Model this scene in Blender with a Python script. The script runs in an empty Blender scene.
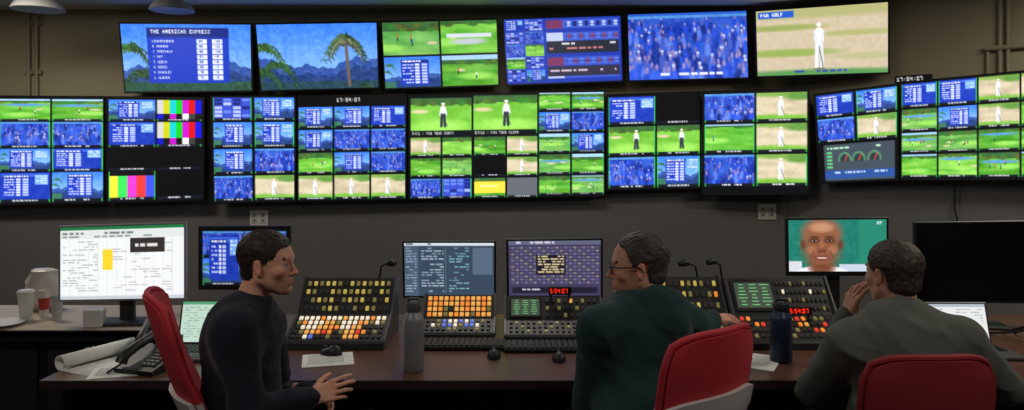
import bpy, math, random
import numpy as np
from mathutils import Vector, Matrix
random.seed(3); rng=np.random.RandomState(5)
F=740.0; HC=1.65; HY=152.0
def W(px,py,Y): return np.array([(px-512)/F*Y, Y, HC-(py-HY)/F*Y])
sc=bpy.context.scene
sc.view_settings.view_transform='Standard'
# ---------------------------------------------------------------- materials
def lin(c):
    c=np.asarray(c,float)/255.0
    return np.where(c<=0.04045,c/12.92,((c+0.055)/1.055)**2.4)
MATS={}
def mat(name,col,rough=0.5,metal=0.0,em=0.0,var=0.0,scale=8.0,bump=0.0,bscale=200.0,spec=0.5):
    if name in MATS: return MATS[name]
    m=bpy.data.materials.new(name); m.use_nodes=True
    nt=m.node_tree; b=nt.nodes['Principled BSDF']
    c=list(lin(col))+[1]
    b.inputs['Base Color'].default_value=c
    b.inputs['Roughness'].default_value=rough
    b.inputs['Metallic'].default_value=metal
    b.inputs['Specular IOR Level'].default_value=spec
    if em>0:
        b.inputs['Emission Color'].default_value=c
        b.inputs['Emission Strength'].default_value=em
        m.cycles.emission_sampling='NONE'
    if var>0:
        tc=nt.nodes.new('ShaderNodeTexCoord')
        n=nt.nodes.new('ShaderNodeTexNoise'); n.inputs['Scale'].default_value=scale; n.inputs['Detail'].default_value=4
        nt.links.new(tc.outputs['Object'],n.inputs['Vector'])
        mx=nt.nodes.new('ShaderNodeMix'); mx.data_type='RGBA'
        mx.inputs[6].default_value=[x*(1-var) for x in c[:3]]+[1]
        mx.inputs[7].default_value=[min(1,x*(1+var)) for x in c[:3]]+[1]
        nt.links.new(n.outputs['Fac'],mx.inputs[0]); nt.links.new(mx.outputs[2],b.inputs['Base Color'])
    if bump>0:
        tc=nt.nodes.new('ShaderNodeTexCoord')
        n=nt.nodes.new('ShaderNodeTexNoise'); n.inputs['Scale'].default_value=bscale; n.inputs['Detail'].default_value=3
        nt.links.new(tc.outputs['Object'],n.inputs['Vector'])
        bp=nt.nodes.new('ShaderNodeBump'); bp.inputs['Strength'].default_value=bump; bp.inputs['Distance'].default_value=0.002
        nt.links.new(n.outputs['Fac'],bp.inputs['Height']); nt.links.new(bp.outputs['Normal'],b.inputs['Normal'])
    MATS[name]=m; return m
def mat_screen(name,strength):
    if name in MATS: return MATS[name]
    m=bpy.data.materials.new(name); m.use_nodes=True; nt=m.node_tree; b=nt.nodes['Principled BSDF']
    a=nt.nodes.new('ShaderNodeAttribute'); a.attribute_name='Col'
    b.inputs['Base Color'].default_value=(0.01,0.01,0.012,1); b.inputs['Roughness'].default_value=0.35
    b.inputs['Specular IOR Level'].default_value=0.2
    nt.links.new(a.outputs['Color'],b.inputs['Emission Color']); b.inputs['Emission Strength'].default_value=strength
    m.cycles.emission_sampling='NONE'
    MATS[name]=m; return m
def mat_attr(name,rough,bump=0.0,bscale=150,spec=0.4,sheen=0.0,sss=0.0):
    if name in MATS: return MATS[name]
    m=bpy.data.materials.new(name); m.use_nodes=True; nt=m.node_tree; b=nt.nodes['Principled BSDF']
    a=nt.nodes.new('ShaderNodeAttribute'); a.attribute_name='Col'
    tc=nt.nodes.new('ShaderNodeTexCoord')
    n=nt.nodes.new('ShaderNodeTexNoise'); n.inputs['Scale'].default_value=bscale; n.inputs['Detail'].default_value=3
    nt.links.new(tc.outputs['Object'],n.inputs['Vector'])
    mr=nt.nodes.new('ShaderNodeMapRange'); mr.inputs[3].default_value=0.8; mr.inputs[4].default_value=1.2
    nt.links.new(n.outputs['Fac'],mr.inputs[0])
    vm=nt.nodes.new('ShaderNodeVectorMath'); vm.operation='SCALE'
    nt.links.new(a.outputs['Color'],vm.inputs[0]); nt.links.new(mr.outputs[0],vm.inputs['Scale'])
    nt.links.new(vm.outputs[0],b.inputs['Base Color'])
    b.inputs['Roughness'].default_value=rough; b.inputs['Specular IOR Level'].default_value=spec
    b.inputs['Sheen Weight'].default_value=sheen
    if bump>0:
        bp=nt.nodes.new('ShaderNodeBump'); bp.inputs['Strength'].default_value=bump; bp.inputs['Distance'].default_value=0.002
        nt.links.new(n.outputs['Fac'],bp.inputs['Height']); nt.links.new(bp.outputs['Normal'],b.inputs['Normal'])
    MATS[name]=m; return m
BLACK=mat('black_plastic',(14,14,15),0.45,bump=0.1)
DARK=mat('dark_grey_plastic',(34,34,36),0.5,var=0.1)
GREY=mat('grey_metal',(90,90,92),0.45,0.5,var=0.1)
WHITE=mat('white_plastic',(205,203,198),0.4,var=0.04)
SCREEN=mat_screen('lit_screen',1.0)
# ---------------------------------------------------------------- mesh builder
class MB:
    def __init__(s): s.v=[];s.f=[];s.m=[];s.c=[];s.mats=[]
    def mi(s,m):
        if m not in s.mats: s.mats.append(m)
        return s.mats.index(m)
    def add(s,vs,fs,m,cols=None):
        b=len(s.v); k=s.mi(m)
        s.v.extend([tuple(map(float,x)) for x in vs])
        if cols is None: s.c.extend([(0,0,0,1)]*len(vs))
        else: s.c.extend(cols)
        s.f.extend([tuple(i+b for i in f) for f in fs]); s.m.extend([k]*len(fs))
    def box(s,c,size,m,R=None,ch=0.0):
        hx,hy,hz=[x/2 for x in size]
        ch=min(ch,hx*.9,hy*.9,hz*.9)
        if ch<=0:
            vs=[(x,y,z) for x in(-hx,hx) for y in(-hy,hy) for z in(-hz,hz)]
            fs=[(0,1,3,2),(4,6,7,5),(0,4,5,1),(2,3,7,6),(0,2,6,4),(1,5,7,3)]
        else:
            def loop(z,i): 
                a,b=hx-i,hy-i
                return [(-a+ch,-b,z),(a-ch,-b,z),(a,-b+ch,z),(a,b-ch,z),(a-ch,b,z),(-a+ch,b,z),(-a,b-ch,z),(-a,-b+ch,z)]
            vs=loop(-hz,ch*.8)+loop(-hz+ch,0)+loop(hz-ch,0)+loop(hz,ch*.8)
            fs=[tuple(range(7,-1,-1)),tuple(range(24,32))]
            for l in range(3):
                for i in range(8):
                    j=(i+1)%8; fs.append((l*8+i,l*8+j,l*8+8+j,l*8+8+i))
        vs=np.array(vs)
        if R is not None: vs=vs@np.array(R).T
        s.add(vs+np.array(c),fs,m)
    def lathe(s,c,prof,m,n=24,R=None):
        vs=[];fs=[]
        for r,z in prof:
            for i in range(n):
                a=2*math.pi*i/n; vs.append((r*math.cos(a),r*math.sin(a),z))
        for l in range(len(prof)-1):
            for i in range(n):
                j=(i+1)%n; fs.append((l*n+i,l*n+j,l*n+n+j,l*n+n+i))
        fs.append(tuple(range(n-1,-1,-1))); k=(len(prof)-1)*n; fs.append(tuple(range(k,k+n)))
        vs=np.array(vs)
        if R is not None: vs=vs@np.array(R).T
        s.add(vs+np.array(c),fs,m)
    def tube(s,pts,r,m,n=10,closed=False):
        pts=[np.array(p,float) for p in pts]; N=len(pts)
        rs=r if hasattr(r,'__len__') else [r]*N
        vs=[];fs=[]; up=np.array([0,0,1.0]); prev=None
        for i,p in enumerate(pts):
            if closed: t=pts[(i+1)%N]-pts[i-1]
            else: t=pts[min(i+1,N-1)]-pts[max(i-1,0)]
            t/=np.linalg.norm(t)+1e-9
            if prev is None:
                a=np.cross(t,up)
                if np.linalg.norm(a)<1e-3: a=np.cross(t,[1,0,0])
            else: a=prev-t*np.dot(prev,t)
            a/=np.linalg.norm(a)+1e-9; prev=a; b=np.cross(t,a)
            for k in range(n):
                th=2*math.pi*k/n; vs.append(p+rs[i]*(math.cos(th)*a+math.sin(th)*b))
        for l in range(N if closed else N-1):
            l2=(l+1)%N
            for k in range(n):
                j=(k+1)%n; fs.append((l*n+k,l*n+j,l2*n+j,l2*n+k))
        if not closed: fs.append(tuple(range(n-1,-1,-1))); fs.append(tuple(range((N-1)*n,N*n)))
        s.add(vs,fs,m)
    def prism(s,poly,a,b,axis,m):
        n=len(poly)
        def mk(p,t):
            if axis=='x': return (t,p[0],p[1])
            if axis=='z': return (p[0],p[1],t)
            return (p[0],t,p[1])
        vs=[mk(p,a) for p in poly]+[mk(p,b) for p in poly]
        fs=[tuple(range(n)),tuple(range(2*n-1,n-1,-1))]+[(i,n+i,n+(i+1)%n,(i+1)%n) for i in range(n)]
        s.add(vs,fs,m)
    def obj(s,name,smooth=False,parent=None,M=None,bevel=0.0,loc=None):
        me=bpy.data.meshes.new(name)
        vs=np.array(s.v)
        if M is not None: vs=vs@np.array(M[0]).T+np.array(M[1])
        o=np.zeros(3)
        if parent is None:
            o=np.array([(vs[:,0].min()+vs[:,0].max())/2,(vs[:,1].min()+vs[:,1].max())/2,vs[:,2].min()])
        me.from_pydata((vs-o).tolist(),[],s.f)
        for m in s.mats: me.materials.append(m)
        me.polygons.foreach_set('material_index',s.m)
        a=me.color_attributes.new('Col','FLOAT_COLOR','POINT')
        a.data.foreach_set('color',np.array(s.c,dtype=np.float32).ravel())
        if smooth: me.polygons.foreach_set('use_smooth',[True]*len(s.f))
        me.update()
        ob=bpy.data.objects.new(name,me); sc.collection.objects.link(ob); ob.location=o
        if parent: ob.parent=parent
        if smooth and smooth!=2:
            try: me.set_sharp_from_angle(angle=math.radians(40))
            except Exception: pass
        return ob
def Rz(a): c,s=math.cos(a),math.sin(a); return np.array([[c,-s,0],[s,c,0],[0,0,1.0]])
def Rx(a): c,s=math.cos(a),math.sin(a); return np.array([[1,0,0],[0,c,-s],[0,s,c]])
def Ry(a): c,s=math.cos(a),math.sin(a); return np.array([[c,0,s],[0,1,0],[-s,0,c]])
# ---------------------------------------------------------------- picture painting (numpy -> vertex colours)
FONT=dict(zip("ABCDEFGHIJKLMNOPQRSTUVWXYZ0123456789:-. /",
 "25755 65656 34443 65556 74647 74644 34553 55755 72227 11152 55655 44447 57755 65555 75557 65644 25563 65655 34216 72222 55557 55552 55775 55255 55222 71247 75557 26227 71747 71717 55711 74717 74757 71111 75757 75717 02020 00700 00002 00000 11244".split()))
def rect(v,x0,y0,x1,y1,c):
    h,w=v.shape[:2]; v[int(y0*h):max(int(y0*h)+1,int(y1*h)),int(x0*w):max(int(x0*w)+1,int(x1*w))]=c
def ell(v,cx,cy,rx,ry,c,soft=0):
    h,w=v.shape[:2]
    k=1.6 if soft else 1.02
    a0,a1=max(0,int((cy-ry*k)*h)),min(h,int((cy+ry*k)*h)+2); b0,b1=max(0,int((cx-rx*k)*w)),min(w,int((cx+rx*k)*w)+2)
    if a1<=a0 or b1<=b0: return
    yy,xx=np.mgrid[a0:a1,b0:b1]
    d=((xx/w-cx)/rx)**2+((yy/h-cy)/ry)**2
    sub=v[a0:a1,b0:b1]
    if soft:
        m=np.clip((1.5-d)/1.2,0,1)[...,None]; sub[:]=sub*(1-m)+np.array(c,float)*m
    else: sub[d<1]=c
def line(v,x0,y0,x1,y1,wd,c):
    h,w=v.shape[:2]; asp=w/h; mx=wd/asp+.01; my=wd+.01
    a0,a1=max(0,int((min(y0,y1)-my)*h)),min(h,int((max(y0,y1)+my)*h)+2); b0,b1=max(0,int((min(x0,x1)-mx)*w)),min(w,int((max(x0,x1)+mx)*w)+2)
    if a1<=a0 or b1<=b0: return
    yy,xx=np.mgrid[a0:a1,b0:b1]
    X=xx/w*asp; Y=yy/h; ax,bx=x0*asp,x1*asp
    dx,dy=bx-ax,y1-y0; t=np.clip(((X-ax)*dx+(Y-y0)*dy)/(dx*dx+dy*dy+1e-9),0,1)
    v[a0:a1,b0:b1][(X-ax-t*dx)**2+(Y-y0-t*dy)**2<wd*wd]=c
def text(v,s,x,y,ht,c):
    h,w=v.shape[:2]; k=max(1,int(round(ht*h/5.0)))
    bm=np.zeros((5,4*len(s)),bool)
    for i,ch in enumerate(s):
        g=FONT.get(ch,'00000')
        for r in range(5):
            for b in range(3): bm[r,4*i+b]=(int(g[r])>>(2-b))&1
    bm=np.kron(bm,np.ones((k,k)))>0
    X,Y=int(x*w),int(y*h); sub=v[Y:Y+bm.shape[0],X:X+bm.shape[1]]
    sub[bm[:sub.shape[0],:sub.shape[1]]]=c
def noise(h,w,ny,nx):
    a=rng.rand(ny+1,nx+1); ys=np.linspace(0,ny-1e-3,h); xs=np.linspace(0,nx-1e-3,w)
    y0=ys.astype(int);x0=xs.astype(int);fy=(ys-y0)[:,None];fx=(xs-x0)[None]
    return (a[y0][:,x0]*(1-fy)*(1-fx)+a[y0+1][:,x0]*fy*(1-fx)+a[y0][:,x0+1]*(1-fy)*fx+a[y0+1][:,x0+1]*fy*fx)[...,None]
def grain(v,amp=30):
    h,w=v.shape[:2]; v+=(noise(h,w,max(3,h//6),max(3,w//6))-.5)*amp+(noise(h,w,max(2,h//14),max(2,w//14))-.5)*amp
def words(v,x0,x1,y,ht,c,fill=0.75):
    x=x0
    while x<x1:
        L=rng.uniform(.02,.09); 
        if rng.rand()<fill: rect(v,x,y,min(x+L,x1),y+ht,c)
        x+=L+.015
def frond(v,cx,cy,n,r,c,leaf=False):
    h,w=v.shape[:2]; asp=w/h
    for i in range(n):
        a=-math.pi*(.02+.96*(i+.5*rng.rand())/n); L=r*rng.uniform(.75,1.1); x,y=cx,cy; vx,vy=math.cos(a),math.sin(a)
        cc=np.array(c)*rng.uniform(.7,1.3)
        for k in range(6):
            nx_,ny_=x+vx*L/6/asp,y+vy*L/6; line(v,x,y,nx_,ny_,.012*(1-k*.1),cc)
            if leaf:
                for q in(-1,1): line(v,nx_,ny_,nx_+(vx*.3+vy*q*.8)*L*.09/asp,ny_+(vy*.3-vx*q*.8)*L*.09+.03,.006,cc*rng.uniform(.6,1.1))
            x,y=nx_,ny_; vy+=.38; vx*=.93
def p_sky(v):
    h,w=v.shape[:2]; t=np.linspace(0,1,h)[:,None,None]
    v[:]=np.array([58,126,240])*(1-t)+np.array([160,206,252])*t
    xs=np.linspace(0,1,w); ph=rng.rand()*6
    ridge=.60+.07*np.sin(xs*6+ph)+.035*np.sin(xs*17+ph*2)+.018*np.sin(xs*43)+.01*np.sin(xs*91)
    yy=np.linspace(0,1,h)[:,None]; m=yy>ridge[None]; v[m]=np.array([56,88,166])
    m2=yy>ridge[None]+.13; v[m2]=np.array([40,66,126])
    grain(v,18)
def p_table(v):
    p_sky(v)
    frond(v,.09,.3,9,.35,(58,110,64)); frond(v,.05,.5,7,.3,(60,116,70)); rect(v,.0,.8,.2,1,(60,116,90))
    k=rng.randint(3)
    if k==1: rect(v,0,0,1,1,(30,58,176)); rect(v,.03,.05,.97,.16,(60,100,220)); grain(v,14)
    x0,x1=[(.2,.66),(.06,.6),(.3,.8)][k]; W_=x1-x0
    rect(v,x0,.1,x1,.92,(34,60,190)); rect(v,x0,.1,x1,.2,(28,48,140)); words(v,x0+.03,x1-.03,.12,.05,(235,240,255),.95)
    for i in range(7):
        y=.24+i*.095
        rect(v,x0+W_*.5,y-.01,x0+W_*.66,y+.06,(225,232,250)); rect(v,x0+W_*.74,y-.01,x1-.03,y+.06,(190,205,245)); words(v,x0+.03,x0+W_*.45,y,.045,(200,212,250),.8)
    if k<2:
        rect(v,.7,.1,.96,.46,(120,170,245)); 
        for i in range(4): words(v,.72,.94,.13+i*.085,.035,(235,240,255))
def p_palm(v):
    p_sky(v); rect(v,0,.88,1,1,(40,70,84)); grain(v,16)
    frond(v,.04,.40,15,.42,(62,100,52),True); frond(v,.15,.66,13,.38,(50,88,50),True); frond(v,.02,.78,12,.4,(46,84,50),True)
    line(v,.735,.3,.755,.95,.024,(108,96,84)); frond(v,.735,.28,20,.40,(70,98,62),True); frond(v,.735,.32,14,.3,(104,112,84),True)
    frond(v,.9,.98,9,.2,(46,80,60),True)
def p_golf(v):
    h,w=v.shape[:2]; base=np.array([[104,182,58],[88,164,50],[128,198,76],[112,176,84]][rng.randint(4)])
    v[:]=base; v+=(noise(h,w,9,3)-.5)*44; v+=(noise(h,w,4,3)-.5)*np.array([50,30,20])
    k=rng.uniform(.1,.36); rect(v,0,0,1,k,(58,102,56)); 
    for i in range(14): ell(v,rng.rand(),k*rng.uniform(.3,1),.08,.07,(44+rng.randint(50),88+rng.randint(46),46),1)
    if rng.rand()<.5: rect(v,0,0,1,k*.5,(164,204,238))
    if rng.rand()<.3: ell(v,.5,k+.12,.5,.07,(90,150,210),1)
    for i in range(rng.randint(0,3)): ell(v,rng.rand(),rng.uniform(.45,.8),rng.uniform(.06,.16),.05,(214,200,160),1)
    ell(v,rng.rand(),rng.uniform(.6,.8),.34,.12,(150,218,94),1)
    grain(v,10)
    for i in range(rng.randint(0,5)):
        x=rng.uniform(.15,.85);y=rng.uniform(.35,.6); c=[(235,235,235),(60,90,180),(200,80,70)][rng.randint(3)]; rect(v,x,y,x+.022,y+.1,c); rect(v,x,y+.1,x+.022,y+.2,(40,44,60))
def p_golfer(v,tan=True):
    h,w=v.shape[:2]
    v[:]=(206,192,162) if tan else (118,190,64)
    v+=(noise(h,w,6,3)-.5)*36
    if tan:
        ell(v,.5,.02,.7,.15,(126,168,76),1); ell(v,.4,.98,.8,.16,(120,182,64),1); ell(v,.85,.15,.3,.16,(96,146,64),1)
    else:
        rect(v,0,0,1,.2,(60,102,54)); ell(v,.5,.85,.5,.2,(154,220,92),1); ell(v,.15,.4,.15,.06,(214,198,156),1)
        for i in range(10): ell(v,rng.rand(),.16,.07,.08,(50+rng.randint(40),92+rng.randint(40),46),1)
    grain(v,12)
    x=.48 if tan else rng.uniform(.4,.6)
    ell(v,x,.2,.028,.055,(205,160,130)); ell(v,x,.165,.032,.03,(240,240,240))
    ell(v,x,.38,.05,.15,(242,242,246)); line(v,x-.03,.3,x-.045,.52,.03,(225,225,228)); line(v,x+.03,.3,x+.05,.5,.03,(225,225,228))
    line(v,x-.02,.5,x-.03,.85,.04,(225,228,232) if tan else (50,54,70)); line(v,x+.02,.5,x+.03,.85,.04,(215,218,224) if tan else (50,54,70))
    line(v,x,.5,x+.07,.85,.008,(70,70,70))
def p_crowd(v,n=60,s=1.3):
    h,w=v.shape[:2]; v[:]=(40,74,184); v+=(noise(h,w,4,5)-.5)*np.array([50,70,70])
    ys=np.sort(rng.uniform(.15,1.05,n))
    for y in ys:
        x=rng.rand(); c=[(40,76,205),(58,98,228),(96,128,228),(26,44,126),(70,94,196),(46,84,214),(32,54,152)][rng.randint(7)]
        q=(.5+.7*y)*s
        ell(v,x,y,.03*q,.12*q,c,1); ell(v,x,y-.14*q,.012*q,.042*q,[(150,136,190),(120,112,180),(80,84,160)][rng.randint(3)],1); 
        if rng.rand()<.22: ell(v,x,y-.17*q,.013*q,.022*q,(190,202,240),1)
    rect(v,0,0,1,.08,(84,146,214)); grain(v,20)
def p_bars(v):
    cs=[(200,200,200),(200,200,20),(20,200,200),(20,200,30),(200,20,200),(210,20,20),(20,20,210)]
    for i,c in enumerate(cs): rect(v,i/7,0,(i+1)/7,.72,c)
    for i,c in enumerate([(20,20,190),(20,20,20),(190,20,190),(20,20,20),(230,230,230),(60,60,60),(20,20,20)]): rect(v,i/7,.72,(i+1)/7,1,c)
def p_barsg(v):
    v[:]=(240,240,236)
    for i,c in enumerate([(226,226,60),(60,220,90),(220,60,200),(230,60,60),(60,80,230)]): rect(v,i/5,0,(i+1)/5,1,c)
    rect(v,0,.0,1,.18,(16,16,18))
def p_rows(v):
    v[:]=(48,70,185)
    for i in range(5):
        for j in range(4): rect(v,.04+j*.24,.05+i*.19,.24+j*.24,.19+i*.19,[(100,130,230),(60,80,200),(170,185,235),(30,40,120)][rng.randint(4)])
def p_yellow(v):
    p_golf(v); rect(v,0,.2,1,.85,(232,212,66)); words(v,.2,.8,.4,.12,(250,240,150))
def p_gauge(v):
    v[:]=(64,76,86); rect(v,0,.72,1,.95,(44,80,150)); words(v,.05,.9,.76,.05,(190,210,240))
    for cx in(.3,.5,.72):
        ell(v,cx,.45,.1,.24,(80,130,100)); ell(v,cx,.45,.07,.17,(46,54,60)); rect(v,cx-.1,.48,cx+.1,.7,(64,76,86)); line(v,cx,.46,cx+.04,.3,.012,(230,80,60))
    words(v,.05,.9,.08,.05,(170,220,180)); 
    for i in range(5): rect(v,.04,.2+i*.1,.12,.26+i*.1,(100,190,120))
PT={'t':p_table,'g':p_golf,'c':p_crowd,'y':p_golfer,'G':lambda v:p_golfer(v,False),'b':p_bars,'B':p_barsg,'k':lambda v:v.__setitem__(slice(None),(8,9,11)),
    'p':p_palm,'e':lambda v:v.__setitem__(slice(None),(96,100,108)),'w':p_yellow,'r':p_rows,'q':p_gauge}
S=4
def canvas(w,h,c=(9,10,13)):
    a=np.zeros((int(h*S)//3*3,int(w*S)//3*3,3)); a[:]=c; return a
def tile(img,bx,by,x0,y0,x1,y1,code,lab=True):
    s=S; X0,Y0,X1,Y1=[int(round(t*s)) for t in(x0-bx,y0-by,x1-bx,y1-by)]
    X0=max(X0,0);Y0=max(Y0,0); v=img[Y0:Y1,X0:X1]
    if v.shape[0]<8 or v.shape[1]<8: return
    if lab and code!='q':
        L=int(v.shape[0]*.1); top=v[:v.shape[0]-L]; bot=v[v.shape[0]-L:]
        PT[code](top); bot[:]=(20,24,34)
        if code!='k': rect(bot,0,0,.03,1,(40,150,60)); rect(bot,.97,0,1,1,(40,150,60))
        words(bot,.25,.75,.2,.5,(200,205,212),.9)
        if code!='k' and rng.rand()<.22: rect(top,0,0,.02,1,(60,190,90)); rect(top,.98,0,1,1,(60,190,90))
    else: PT[code](v)
def grid(img,b,cols,rows,codes):
    for r,(y0,y1) in enumerate(rows):
        for c,(x0,x1) in enumerate(cols):
            k=codes[r][c]
            if k!='.': tile(img,b[0],b[1],x0,y0,x1,y1,k)
# ---------------------------------------------------------------- display
def display(name,quad,img,depth=.06,bez=.012,mount=0.0,stand=None,frame=BLACK,scr=SCREEN,chin=0.0,parent=None,gain=1.0,extra=None):
    TL,TR,BR,BL=[np.array(q,float) for q in quad]
    mb=MB()
    wdt=np.linalg.norm(TR-TL); hgt=np.linalg.norm(TL-BL)
    n=np.cross(TR-TL,TL-BL); n/=np.linalg.norm(n)
    if n[1]>0: n=-n
    def P(u,v,d=0): return (TL*(1-u)+TR*u)*(1-v)+(BL*(1-u)+BR*u)*v+n*d
    bu,bv=bez/wdt,bez/hgt; cv=(bez+chin)/hgt
    i=[P(bu,bv),P(1-bu,bv),P(1-bu,1-cv),P(bu,1-cv)]
    r=[p-n*.003 for p in i]; e=.004
    o2=[P(0,0,-e),P(1,0,-e),P(1,1,-e),P(0,1,-e)]
    o=[P(e/wdt,e/hgt),P(1-e/wdt,e/hgt),P(1-e/wdt,1-e/hgt),P(e/wdt,1-e/hgt)]
    k=.05; b0=[P(0,0,-depth*.5),P(1,0,-depth*.5),P(1,1,-depth*.5),P(0,1,-depth*.5)]
    b=[P(k,k,-depth),P(1-k,k,-depth),P(1-k,1-k,-depth),P(k,1-k,-depth)]
    vs=r+i+o+o2+b0+b; fs=[]
    for l in range(5):
        for a in range(4):
            c=(a+1)%4; fs.append((l*4+a,l*4+c,l*4+4+c,l*4+4+a))
    fs.append((20,21,22,23)); mb.add(vs,fs,frame)
    if img is not None:
        h3,w3=img.shape[0]//3,img.shape[1]//3
        a=img[:h3*3,:w3*3].reshape(h3,3,w3,3,3).mean((1,3)); a=lin(np.clip(a,0,255))*gain
        us=np.linspace(bu,1-bu,w3); vv=np.linspace(bv,1-cv,h3)
        U,V=np.meshgrid(us,vv); U=U[...,None];V=V[...,None]
        pts=(TL*(1-U)+TR*U)*(1-V)+(BL*(1-U)+BR*U)*V-n*.003
        cols=np.concatenate([a,np.ones((h3,w3,1))],2).reshape(-1,4).tolist()
        idx=np.arange(h3*w3).reshape(h3,w3)
        q=np.stack([idx[:-1,:-1],idx[1:,:-1],idx[1:,1:],idx[:-1,1:]],-1).reshape(-1,4)
        mb.add(pts.reshape(-1,3),q.tolist(),scr,[tuple(c) for c in cols])
    else: mb.add(r,[(0,3,2,1)],scr)
    if mount>0:
        c=P(.5,.5,-depth-mount/2); 
        R=np.stack([(TR-TL)/wdt,-n,(TL-BL)/hgt],1)
        mb.box(c,(min(.4,wdt*.4),mount,min(.3,hgt*.5)),DARK,R)
    if stand is not None:
        z=stand[0]; R=np.stack([(TR-TL)/wdt,-n,(TL-BL)/hgt],1)
        bt=P(.5,.62,-depth-.02); by=bt[1]; ya=Rz(math.atan2(R[1,0],R[0,0]))
        mb.box((bt[0],bt[1],(z+bt[2])/2+.01),(.07,.03,bt[2]-z),DARK,ya,.005)
        mb.box(P(.5,.6,-depth*.9),(.12,.05,.12),DARK,R,.005)
        mb.box((bt[0],by-.03,z+.008),(.24,.16,.014),DARK,ya,.005)
    if extra: extra(mb,P,n)
    return mb.obj(name,parent=parent)
def quadpx(c,Ys):
    return [W(c[0][0],c[0][1],Ys[0]),W(c[1][0],c[1][1],Ys[1]),W(c[2][0],c[2][1],Ys[1]),W(c[3][0],c[3][1],Ys[0])]
# ---------------------------------------------------------------- room
def wallmat():
    m=bpy.data.materials.new('painted_wall_two_tone'); m.use_nodes=True; nt=m.node_tree; b=nt.nodes['Principled BSDF']
    g=nt.nodes.new('ShaderNodeNewGeometry'); sx=nt.nodes.new('ShaderNodeSeparateXYZ'); nt.links.new(g.outputs['Position'],sx.inputs[0])
    mr=nt.nodes.new('ShaderNodeMapRange'); mr.inputs[1].default_value=1.70; mr.inputs[2].default_value=1.71; nt.links.new(sx.outputs['Z'],mr.inputs[0])
    n=nt.nodes.new('ShaderNodeTexNoise'); n.inputs['Scale'].default_value=3; n.inputs['Detail'].default_value=5; nt.links.new(g.outputs['Position'],n.inputs['Vector'])
    mx=nt.nodes.new('ShaderNodeMix'); mx.data_type='RGBA'; mx.inputs[6].default_value=list(lin((106,103,102)))+[1]; mx.inputs[7].default_value=list(lin((150,142,118)))+[1]
    nt.links.new(mr.outputs[0],mx.inputs[0])
    mr2=nt.nodes.new('ShaderNodeMapRange'); mr2.inputs[3].default_value=.9; mr2.inputs[4].default_value=1.1; nt.links.new(n.outputs['Fac'],mr2.inputs[0])
    vm=nt.nodes.new('ShaderNodeVectorMath'); vm.operation='SCALE'; nt.links.new(mx.outputs[2],vm.inputs[0]); nt.links.new(mr2.outputs[0],vm.inputs['Scale'])
    nt.links.new(vm.outputs[0],b.inputs['Base Color']); b.inputs['Roughness'].default_value=.8
    n2=nt.nodes.new('ShaderNodeTexNoise'); n2.inputs['Scale'].default_value=120; nt.links.new(g.outputs['Position'],n2.inputs['Vector'])
    bp=nt.nodes.new('ShaderNodeBump'); bp.inputs['Strength'].default_value=.15; bp.inputs['Distance'].default_value=.002; nt.links.new(n2.outputs['Fac'],bp.inputs['Height']); nt.links.new(bp.outputs['Normal'],b.inputs['Normal'])
    return m
WALL=wallmat(); CEIL=mat('ceiling_paint',(205,202,192),.9,var=.05,scale=3); CARPET=mat('carpet',(58,56,56),.95,var=.3,scale=60,bump=.4)
ZC=2.815
def slab(name,poly,z0,z1,m):
    mb=MB(); mb.prism(poly,z0,z1,'z',m); return mb.obj(name)
slab('floor',[(-5.1,-1.6),(5.1,-1.6),(5.1,6.2),(-5.1,6.2)],-.1,0,CARPET)
slab('ceiling',[(-5.1,-1.6),(5.1,-1.6),(5.1,6.2),(-5.1,6.2)],ZC,ZC+.1,CEIL)
slab('wall_back',[(-5.1,6.05),(2.237,6.05),(2.30,6.15),(-5.1,6.15)],0,ZC,WALL)
slab('wall_back_angled',[(2.237,6.05),(5.0,3.583),(5.07,3.66),(2.30,6.15)],0,ZC,WALL)
slab('wall_right',[(5.0,-1.5),(5.1,-1.5),(5.1,3.66),(5.0,3.583)],0,ZC,WALL)
slab('wall_left',[(-5.1,-1.5),(-5.0,-1.5),(-5.0,6.05),(-5.1,6.05)],0,ZC,WALL)
slab('wall_front',[(-5.1,-1.6),(5.1,-1.6),(5.1,-1.5),(-5.1,-1.5)],0,ZC,WALL)
slab('baseboard_back',[(-5.0,6.03),(2.2,6.03),(2.2,6.05),(-5.0,6.05)],0,.1,BLACK)
def wallpt(px):
    k=(px-512)/F; Y=(5.86+.893*2.45)/(1+.893*k); return k*Y,Y
# ---------------------------------------------------------------- video wall, top row
A=lambda w,h,c=(9,10,13):canvas(w,h,c)
YT=5.88
i1=A(130,69); p_sky(i1); rect(i1,0,.86,1,1,(44,84,70)); grain(i1,16); frond(i1,.06,.4,14,.42,(62,100,52),True); frond(i1,.14,.78,12,.4,(52,90,56),True); frond(i1,.92,.95,12,.25,(54,90,70),True)
rect(i1,.2,.06,.83,.88,(28,60,190)); rect(i1,.2,.06,.83,.2,(24,44,128)); text(i1,'THE AMERICAN EXPRESS',.23,.09,.055,(245,245,255))
for k in range(8):
    y=.24+k*.077; text(i1,['LEADERBOARD','B HARMAN','S THEEGALA','J DAY','T GOOCH','A NOREN','K BRADLEY','L GLOVER'][k],.24,y,.04,(240,242,255))
    rect(i1,.58,y-.01,.66,y+.055,(230,235,250)); rect(i1,.7,y-.01,.78,y+.055,(230,235,250)); text(i1,str(64+k),.6,y,.035,(30,50,160)); text(i1,'-'+str(12-k),.72,y,.035,(30,50,160))
i2=A(123,68); p_palm(i2)
i3=A(118,68); 
tile(i3,0,0,0,0,58,34,'g',False); tile(i3,0,0,60,0,118,34,'g',False); tile(i3,0,0,0,36,58,68,'t',False); tile(i3,0,0,60,36,118,68,'g',False)
rect(i3,.56,.2,.95,.26,(210,215,225)); ell(i3,.75,.32,.16,.05,(190,196,205),1)
i4=A(120,68); i4[:]=(34,58,170)
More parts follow.
